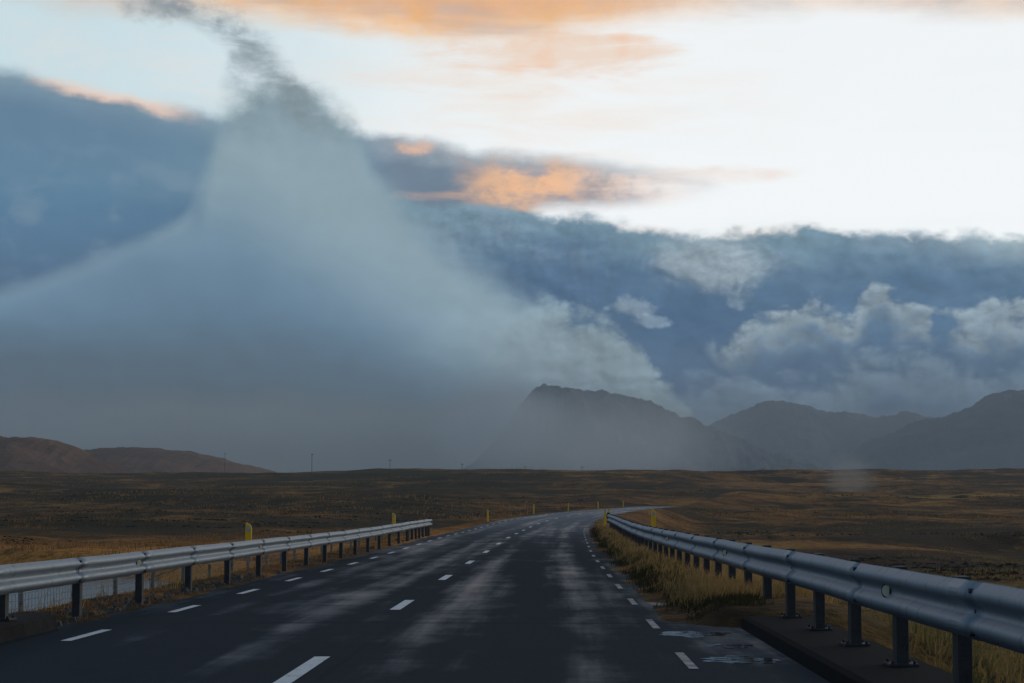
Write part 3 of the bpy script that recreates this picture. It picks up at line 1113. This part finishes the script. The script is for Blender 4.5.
# ------------------------------------------------------------------ stock fence behind the left guardrail
fence = empty('wire_fence')
tag(fence, 'thin wire stock fence with grey posts between left guardrail and river', 'fence')
FO = -5.55
wire = MB()
prev = None
for i, y in enumerate(np.arange(14.0, 104, 3.1)):
    y = float(y) + random.uniform(-.35, .35)
    x, yy, _ = at(y, FO)
    gz = float(terrain(np.array([x]), np.array([yy]))[0]) if y > 24 else -.1
    top = gz + random.uniform(.50, .62)
    lean = random.uniform(-.04, .04)
    p = MB().tube((0, 0, -.3), (lean, 0, top - gz), .042, .038, 8)
    o = p.build('post', M['wood'], fence)
    o.location = (x, yy, gz)
    if prev is not None:
        for k in range(5):
            t = .12 + .2 * k
            za, zb = prev[2] + (prev[3] - prev[2]) * t, gz + (top - gz) * t
            wire.tube((prev[0], prev[1], za), (x, yy, zb), .0035, seg=4, caps=False)
        ln = math.hypot(x - prev[0], yy - prev[1])
        if y < 60:
            nn = int(ln / .18)
            for k in range(1, nn):
                q = k / nn
                bx, by = prev[0] + (x - prev[0]) * q, prev[1] + (yy - prev[1]) * q
                ga, ta = prev[2] + (gz - prev[2]) * q, prev[3] + (top - prev[3]) * q
                wire.tube((bx, by, ga + (ta - ga) * .12), (bx, by, ga + (ta - ga) * .92), .003, seg=4, caps=False)
    prev = (x, yy, gz, top)
wire.build('wire_mesh', M['wire'], fence)


# ------------------------------------------------------------------ yellow marker posts
def make_marker(foot):
    r = empty('marker_post')
    b = MB()
    b.prism([(-.065, foot), (.065, foot), (.065, 1.02), (.040, 1.10), (-.040, 1.14), (-.065, 1.14)], -.022, .022)
    b.build('body', M['yellow'], r, .006)
    MB().box((0, -.026, 1.02), (.07, .006, .10)).build('reflector', M['cap'], r, .002)
    return r


markers = [
    (40.6, -3.97, 1.14, 'yellow marker post rising behind the left guardrail nearest the camera'),
    (76.5, -3.97, 1.20, 'yellow marker post rising behind the left guardrail near its far end'),
    (145.0, -4.05, .92, 'first yellow marker post past the end of the left guardrail'),
    (183.0, -4.05, .98, 'second yellow marker post past the left guardrail, in rusty grass'),
    (212.0, -4.05, .90, 'third yellow marker post past the left guardrail, on the bend'),
    (238.0, -4.05, .90, 'fourth yellow marker post past the left guardrail, far on the bend'),
    (262.0, -4.05, .90, 'fifth and farthest yellow marker post left of the bend'),
    (58.5, 5.12, 1.44, 'yellow marker post with grey top rising behind the right guardrail'),
    (112.0, 4.60, 1.25, 'wide yellow marker post just past the end of the right guardrail'),
    (150.0, 4.60, .95, 'small yellow marker post beyond the right guardrail on the inner bend'),
]
mk, mounted = make_marker(-.4), make_marker(.66)
used = set()
for i, (y, d, hh, lab) in enumerate(markers):
    src = mounted if i in (0, 1, 7) else mk
    o = copy_tree(src) if src.name in used else src
    used.add(src.name)
    x, yy, z = at(y, d)
    o.location = (x, yy, z)
    o.scale = (1, 1, hh / 1.14)
    o.rotation_euler = (random.uniform(-.03, .03), random.uniform(-.04, .04), random.uniform(-.15, .15))
    tag(o, lab, 'marker post', 'yellow marker posts beside the road')


# ------------------------------------------------------------------ utility poles on the crest
def make_pole():
    r = empty('utility_pole')
    MB().tube((0, 0, -2), (0, 0, 7.6), .11, .08, 10).build('mast', M['darkwood'], r)
    a = MB().box((0, .14, 7.1), (2.2, .10, .12)).build('crossarm', M['darkwood'], r)
    for x in (-.95, 0, .95):
        MB().tube((x, .14, 7.18), (x, .14, 7.5), .07, .05, 8).build('insulator', M['cap'], a)
    return r


pole = make_pole()
spots = [(225, 452, 1000, 'utility pole against the brown hill at left'),
         (312, 453, 760, 'tallest looking utility pole on the left crest below the cloud'),
         (390, 459, 800, 'second utility pole along the crest from the left hill'),
         (462, 463, 830, 'utility pole on the crest above the left guardrail end'),
         (525, 466, 870, 'utility pole on the crest left of the road bend'),
         (582, 466, 900, 'rightmost utility pole on the crest above the road bend')]
for i, (px, py, dist, lab) in enumerate(spots):
    o = pole if i == 0 else copy_tree(pole)
    u, v = sky(px, py)
    az, el = (u - 530) / F, (510 - v) / F
    x, y = math.tan(az) * dist, dist
    o.location = (x, y, H + dist * math.tan(el) - 7.6)
    o.rotation_euler.z = -1.1 + .1 * i
    tag(o, lab, 'utility pole', 'utility poles along the crest')


# ------------------------------------------------------------------ hills and mountains
def heights_to_mesh(name, prof, d0, dc, d1, mat, label, cat, seed, rough, nx=360, ny=90, spur=1.0):
    """a ridge whose crest line has the given heights, seen at distance dc; feet at d0 and d1"""
    q = [sky(*p) for p in prof]
    az = np.array([(u - 530) / F for u, v in q])
    hh = np.array([H + dc * math.tan((510 - v) / F) for u, v in q])
    A = np.linspace(az[0], az[-1], nx)
    hc = np.interp(A, az, hh)
    D = np.concatenate([np.linspace(d0, dc, ny), np.linspace(dc, d1, ny // 3)[1:]])
    x = np.tan(A)[None, :] * dc * (.75 + .25 * D[:, None] / dc)
    y = np.repeat(D[:, None], nx, 1)
    t = np.where(D < dc, (D - d0) / (dc - d0), 1 - (D - dc) / (d1 - dc))[:, None]
    s = smooth(0, 1, t ** 1.2)
    L = (dc - d0)
    rid = 1 - np.abs(fbm(x / (L * .16), y / (L * .30), seed, 5, .55))
    n = fbm(x / (L * .07), y / (L * .07), seed + 9, 5, .55)
    z = hc[None, :] * (s * (1 + 0 * x)) + hc.max() * rough * ((rid - .75) * spur * (.4 + s * (1 - s) * 2.6) * (t < .999) + .18 * n) * np.minimum(1, s * 3)
    z = z + hc.max() * .014 * fbm(A[None, :] * 130 + 0 * x, y / (L * .25), seed + 3, 6, .68) * np.minimum(1, s * 2)
    z = z - 12 * (1 - np.minimum(1, s * 8))
    i = np.arange(x.size).reshape(x.shape)
    f = np.stack([i[:-1, :-1], i[:-1, 1:], i[1:, 1:], i[1:, :-1]], -1).reshape(-1, 4)
    o = mesh_np(name, np.stack([x, y, z], -1).reshape(-1, 3), f, mat, smooth=True)
    tag(o, label, cat, kind='structure')
    return o


heights_to_mesh('hill', [(-260, 446), (-140, 434), (-40, 431), (0, 433), (30, 436), (52, 438), (66, 442), (80, 448), (95, 456), (120, 466), (150, 480)],
                760, 1050, 1500, M['hill'], 'nearer brown moor hill at the left edge', 'hill', 5, .05)
heights_to_mesh('hill', [(-100, 456), (40, 450), (95, 448), (125, 446.5), (160, 448), (190, 451), (222, 458), (240, 463), (256, 467), (290, 476), (330, 490)],
                1000, 1500, 2100, M['hill'], 'farther low brown hill sloping down to the crest', 'hill', 15, .03)
heights_to_mesh('mountain', [(660, 470), (690, 436), (715, 424), (735, 414), (752, 408), (775, 403.5), (795, 404), (808, 409), (822, 413), (850, 415), (872, 417), (900, 414), (925, 417), (960, 420), (1040, 425), (1150, 440)],
                4000, 5900, 7600, M['mountain'], 'distant hazy mountain with snow streaks at the centre of the range', 'mountain', 25, .14)
heights_to_mesh('mountain', [(440, 484), (470, 470), (492, 446), (507, 424), (519, 405), (531, 391), (543, 383), (556, 388), (575, 392), (600, 394), (628, 399), (655, 406), (672, 413), (690, 421), (712, 430), (740, 442), (780, 456), (830, 470), (900, 485)],
                2700, 3900, 5400, M['mountain'], 'dark mountain shoulder emerging from the cloud', 'mountain', 35, .15)
heights_to_mesh('mountain', [(800, 478), (850, 455), (890, 432), (915, 420), (932, 415), (945, 411), (957, 405), (970, 402), (984, 394), (1000, 391), (1012, 388), (1030, 389), (1100, 380), (1250, 392), (1400, 430)],
                3000, 4300, 6000, M['mountain'], 'dark mountain wall at the right edge', 'mountain', 45, .14)


# ------------------------------------------------------------------ grass
def blades(name, pts, hmin, hmax, wid, lean, mat, label, seed):
    r = np.random.default_rng(seed)
    n = len(pts)
    h = r.uniform(hmin, hmax, n) * r.uniform(.7, 1.15, n)
    a = r.uniform(0, 2 * np.pi, n)
    la = r.uniform(0, 2 * np.pi, n)
    ll = np.abs(r.normal(0, lean, n)) * h
    w = wid * r.uniform(.6, 1.3, n)
    dx, dy = np.cos(a) * w / 2, np.sin(a) * w / 2
    lx, ly = np.cos(la) * ll + .12 * h, np.sin(la) * ll
    p = pts
    z0 = p[:, 2] - .04
    v = np.stack([
        np.stack([p[:, 0] - dx, p[:, 1] - dy, z0], -1),
        np.stack([p[:, 0] + dx, p[:, 1] + dy, z0], -1),
        np.stack([p[:, 0] + dx * .7 + lx * .35, p[:, 1] + dy * .7 + ly * .35, z0 + h * .6], -1),
        np.stack([p[:, 0] - dx * .7 + lx * .35, p[:, 1] - dy * .7 + ly * .35, z0 + h * .6], -1),
        np.stack([p[:, 0] + lx, p[:, 1] + ly, z0 + h], -1)], 1).reshape(-1, 3)
    b = np.arange(n)[:, None] * 5
    tri = np.concatenate([b + np.array([[0, 1, 2]]), b + np.array([[0, 2, 3]]), b + np.array([[3, 2, 4]])], 0)
    o = mesh_np(name, v, tri, mat)
    tag(o, label, 'grass', kind='stuff')
    return o


def roadside(n, y0, y1, d0, d1, clump, power=1.0, edge=None):
    """clumped points beside the road"""
    k = n // clump
    yc = y0 + (y1 - y0) * rng.uniform(0, 1, k) ** power
    dc = rng.uniform(d0, d1, k)
    if edge is not None:
        keep = edge(yc, dc); yc, dc = yc[keep], dc[keep]
    y = np.repeat(yc, clump) + rng.normal(0, .10, len(yc) * clump)
    d = np.repeat(dc, clump) + rng.normal(0, .08, len(yc) * clump)
    tx, ty = ctan(y)
    x, yy = cx(y) + d * ty, y - d * tx
    return np.stack([x, yy, terrain(x, yy)], -1)


wav = lambda y, s: .28 * fbm(y / 2.3, y * 0 + s, s, 3)
blades('grass', roadside(30000, 28.2, 150, 4.05, 6.2, 9, 1.25, lambda y, d: d > 4.12 + wav(y, 3)), .08, .28, .014, .6, M['straw'],
       'dry straw coloured grass growing round the right guardrail posts', 1)
blades('grass', roadside(40000, 25.0, 120, 3.8, 4.9, 9, 1.2, lambda y, d: d > 3.92 + wav(y, 5)), .05, .16, .016, .4, M['green'],
       'low dark green turf creeping over the right edge of the asphalt', 2)
blades('grass', roadside(30000, 24.2, 150, -4.9, -3.7, 9, 1.25, lambda y, d: d < -3.84 + wav(y, 7)), .03, .11, .012, .4, M['rust'],
       'short rusty grass along the left road edge under the guardrail', 3)
blades('grass', roadside(1300, 24.2, 110, -5.6, -4.2, 12, 1.0), .12, .36, .010, .45, M['straw'],
       'taller pale grass stems on the bank below the left guardrail', 4)


def field(n, x0, x1, y0, y1, clump, spread, keep):
    k = n // clump
    y = np.exp(rng.uniform(math.log(y0), math.log(y1), k))
    x = rng.uniform(0, 1, k) * (x1(y) - x0(y)) + x0(y)
    m = keep(x, y)
    x, y = x[m], y[m]
    x = np.repeat(x, clump) + rng.normal(0, 1, len(x) * clump) * np.repeat(spread * (y / 60) ** .7, clump)
    y = np.repeat(y, clump) + rng.normal(0, .25, len(x))
    return np.stack([x, y, terrain(x, y)], -1)


off_road = lambda x, y: (np.abs(x - cx(y)) > 6.5) & (river_dist(x, y) > 7.5)
patch = lambda x, y: fbm(x / 16, y / 16, 77, 3) > -.1
blades('grass', field(70000, lambda y: -.30 * y - 6, lambda y: cx(y) - 5, 45, 260, 10, .22, lambda x, y: off_road(x, y) & patch(x, y)), .15, .42, .035, .5, M['rust'],
       'rust coloured tussocks covering the flat moor left of the road', 5)
blades('grass', field(80000, lambda y: cx(y) + 5, lambda y: .29 * y + 6, 22, 260, 10, .22, lambda x, y: off_road(x, y) & patch(x, y)), .12, .32, .035, .6, M['moor'],
       'straw coloured tussocks covering the flat moor right of the road', 6)


blades('grass', roadside(9000, 27.6, 31.5, 4.2, 5.5, 9, 1.0), .06, .24, .014, .5, M['straw'],
       'short straw grass spilling over the end of the right bridge kerb', 10)
blades('heather', field(20000, lambda y: -.32 * y - 10, lambda y: cx(y) - 9, 120, 620, 14, .5, lambda x, y: off_road(x, y) & (fbm(x / 40, y / 40, 83, 3) > .05)), .07, .17, .40, .7, M['heather'],
       'dark heather clumps spotting the hillside left of the road', 7)
blades('heather', field(16000, lambda y: cx(y) + 12, lambda y: .30 * y + 10, 70, 620, 14, .5, lambda x, y: off_road(x, y) & (fbm(x / 34, y / 34, 85, 3) > .1)), .06, .16, .36, .7, M['heather'],
       'dark heather clumps spotting the open moor right of the road', 8)
blades('grass', field(30000, lambda y: -.32 * y, lambda y: .32 * y, 220, 640, 12, .5, lambda x, y: off_road(x, y) & (np.abs(x - cx(y)) > 9) & (fbm(x / 50, y / 50, 87, 3) > .1)), .2, .5, .16, .6, M['rust'],
       'rusty tussocks on the far moor below the crest', 9)


# loose stones by the left kerb end
def stones():
    b = MB()
    for i in range(420):
        y = random.uniform(23.4, 42) if i < 260 else random.uniform(22, 95)
        d = -3.8 - abs(random.gauss(0, .28))
        x, yy, _ = at(y, d)
        z = float(terrain(np.array([x]), np.array([yy]))[0])
        s = random.uniform(.012, .045) * (2.2 if random.random() < .08 else 1)
        a = random.uniform(0, 3)
        R = np.array([[math.cos(a), -math.sin(a), 0], [math.sin(a), math.cos(a), 0], [0, 0, 1]])
        b.box((x, yy, z + s * .3), (s * 2, s * 1.5, s * 1.2), R, .6)
    o = b.build('gravel', M['stone'])
    tag(o, 'scattered dark gravel along the left road edge below the guardrail', 'gravel', kind='stuff')


stones()


# ------------------------------------------------------------------ air
def volume_box(name, lo, hi, density, colour, aniso=0.0):
    c = [(a + b) / 2 for a, b in zip(lo, hi)]
    s = [b - a for a, b in zip(lo, hi)]
    m = bpy.data.materials.new(name)
    m.use_nodes = True
    t = m.node_tree
    t.nodes.clear()
    g = G(t)
    out = g.n('ShaderNodeOutputMaterial')
    v = g.n('ShaderNodeVolumePrincipled')
    v.inputs['Density'].default_value = density
    v.inputs['Color'].default_value = (*colour, 1)
    v.inputs['Anisotropy'].default_value = aniso
    t.links.new(v.outputs[0], out.inputs['Volume'])
    return MB().box(c, s).build(name, m)


hz = volume_box('haze', (-5200, -450, -30), (5200, 8600, HAZE_TOP), HAZE, (.60, .68, .72))
tag(hz, 'pale even haze filling the valley', 'haze', kind='stuff')


def fog(name, px, py, dist, rx, ry, rz, density, nscale, lo, hi, colour, label, cat, seed=0.0, soft=.8):
    """a bank of fog: an egg of air whose density thins outward and is torn by noise"""
    u, v = sky(px, py)
    c = (dist * math.tan((u - 530) / F), dist, H + dist * math.tan((510 - v) / F))
    vv, ff = [], []
    nu, nv = 32, 16
    for j in range(nv + 1):
        for i in range(nu):
            a, b = 2 * math.pi * i / nu, math.pi * j / nv
            vv.append((rx * math.sin(b) * math.cos(a), ry * math.sin(b) * math.sin(a), rz * math.cos(b)))
    for j in range(nv):
        for i in range(nu):
            k = (i + 1) % nu
            ff.append((j * nu + i, (j + 1) * nu + i, (j + 1) * nu + k, j * nu + k))
    m = bpy.data.materials.new(name)
    m.use_nodes = True
    t = m.node_tree
    t.nodes.clear()
    g = G(t)
    out = g.n('ShaderNodeOutputMaterial')
    pv = g.n('ShaderNodeVolumePrincipled')
    tc = g.n('ShaderNodeTexCoord')
    sp = g.n('ShaderNodeSeparateXYZ')
    t.links.new(tc.outputs['Object'], sp.inputs[0])
    x, y, z = (E(g, sp.outputs[i]) for i in range(3))
    x, y, z = x * (1 / rx), y * (1 / ry), z * (1 / rz)
    r2 = x * x + y * y + z * z
    n = g.noise(g.vec(x * rx * nscale + seed, y * ry * nscale, z * rz * nscale), 1.0, 6, .6) - .5
    d = g.ss(lo, hi, 1.0 - r2 + n * soft * 2.0) * g.ss(0.0, .15, 1.0 - r2)
    g.put(pv.inputs['Density'], d * density)
    pv.inputs['Color'].default_value = (*colour, 1)
    pv.inputs['Anisotropy'].default_value = .45
    t.links.new(pv.outputs[0], out.inputs['Volume'])
    me = bpy.data.meshes.new(name)
    me.from_pydata(vv, [], ff)
    me.materials.append(m)
    o = bpy.data.objects.new(name, me)
    COL.objects.link(o)
    o.location = c
    tag(o, label, cat, kind='stuff')
    return o


fog('fog_bank', 496, 426, 2150, 80, 220, 70, .0110, .030, -.1, 1.9, (.64, .74, .80),
    'grey fog bank swallowing the left end of the mountain', 'fog')
fog('mist', 590, 442, 2300, 200, 260, 68, .0040, .017, -.1, 1.5, (.80, .88, .92),
    'low mist lying along the foot of the mountain', 'mist', 4.0)
fog('pale_puff', 851, 479, 420, 7.0, 7.0, 6.6, .05, .16, .0, 1.6, (.80, .80, .76),  # small egg of thin pale volume, a soft blurred spot above the moor
    'small soft pale puff hanging over the right moor', 'pale_puff', 9.0, .4)
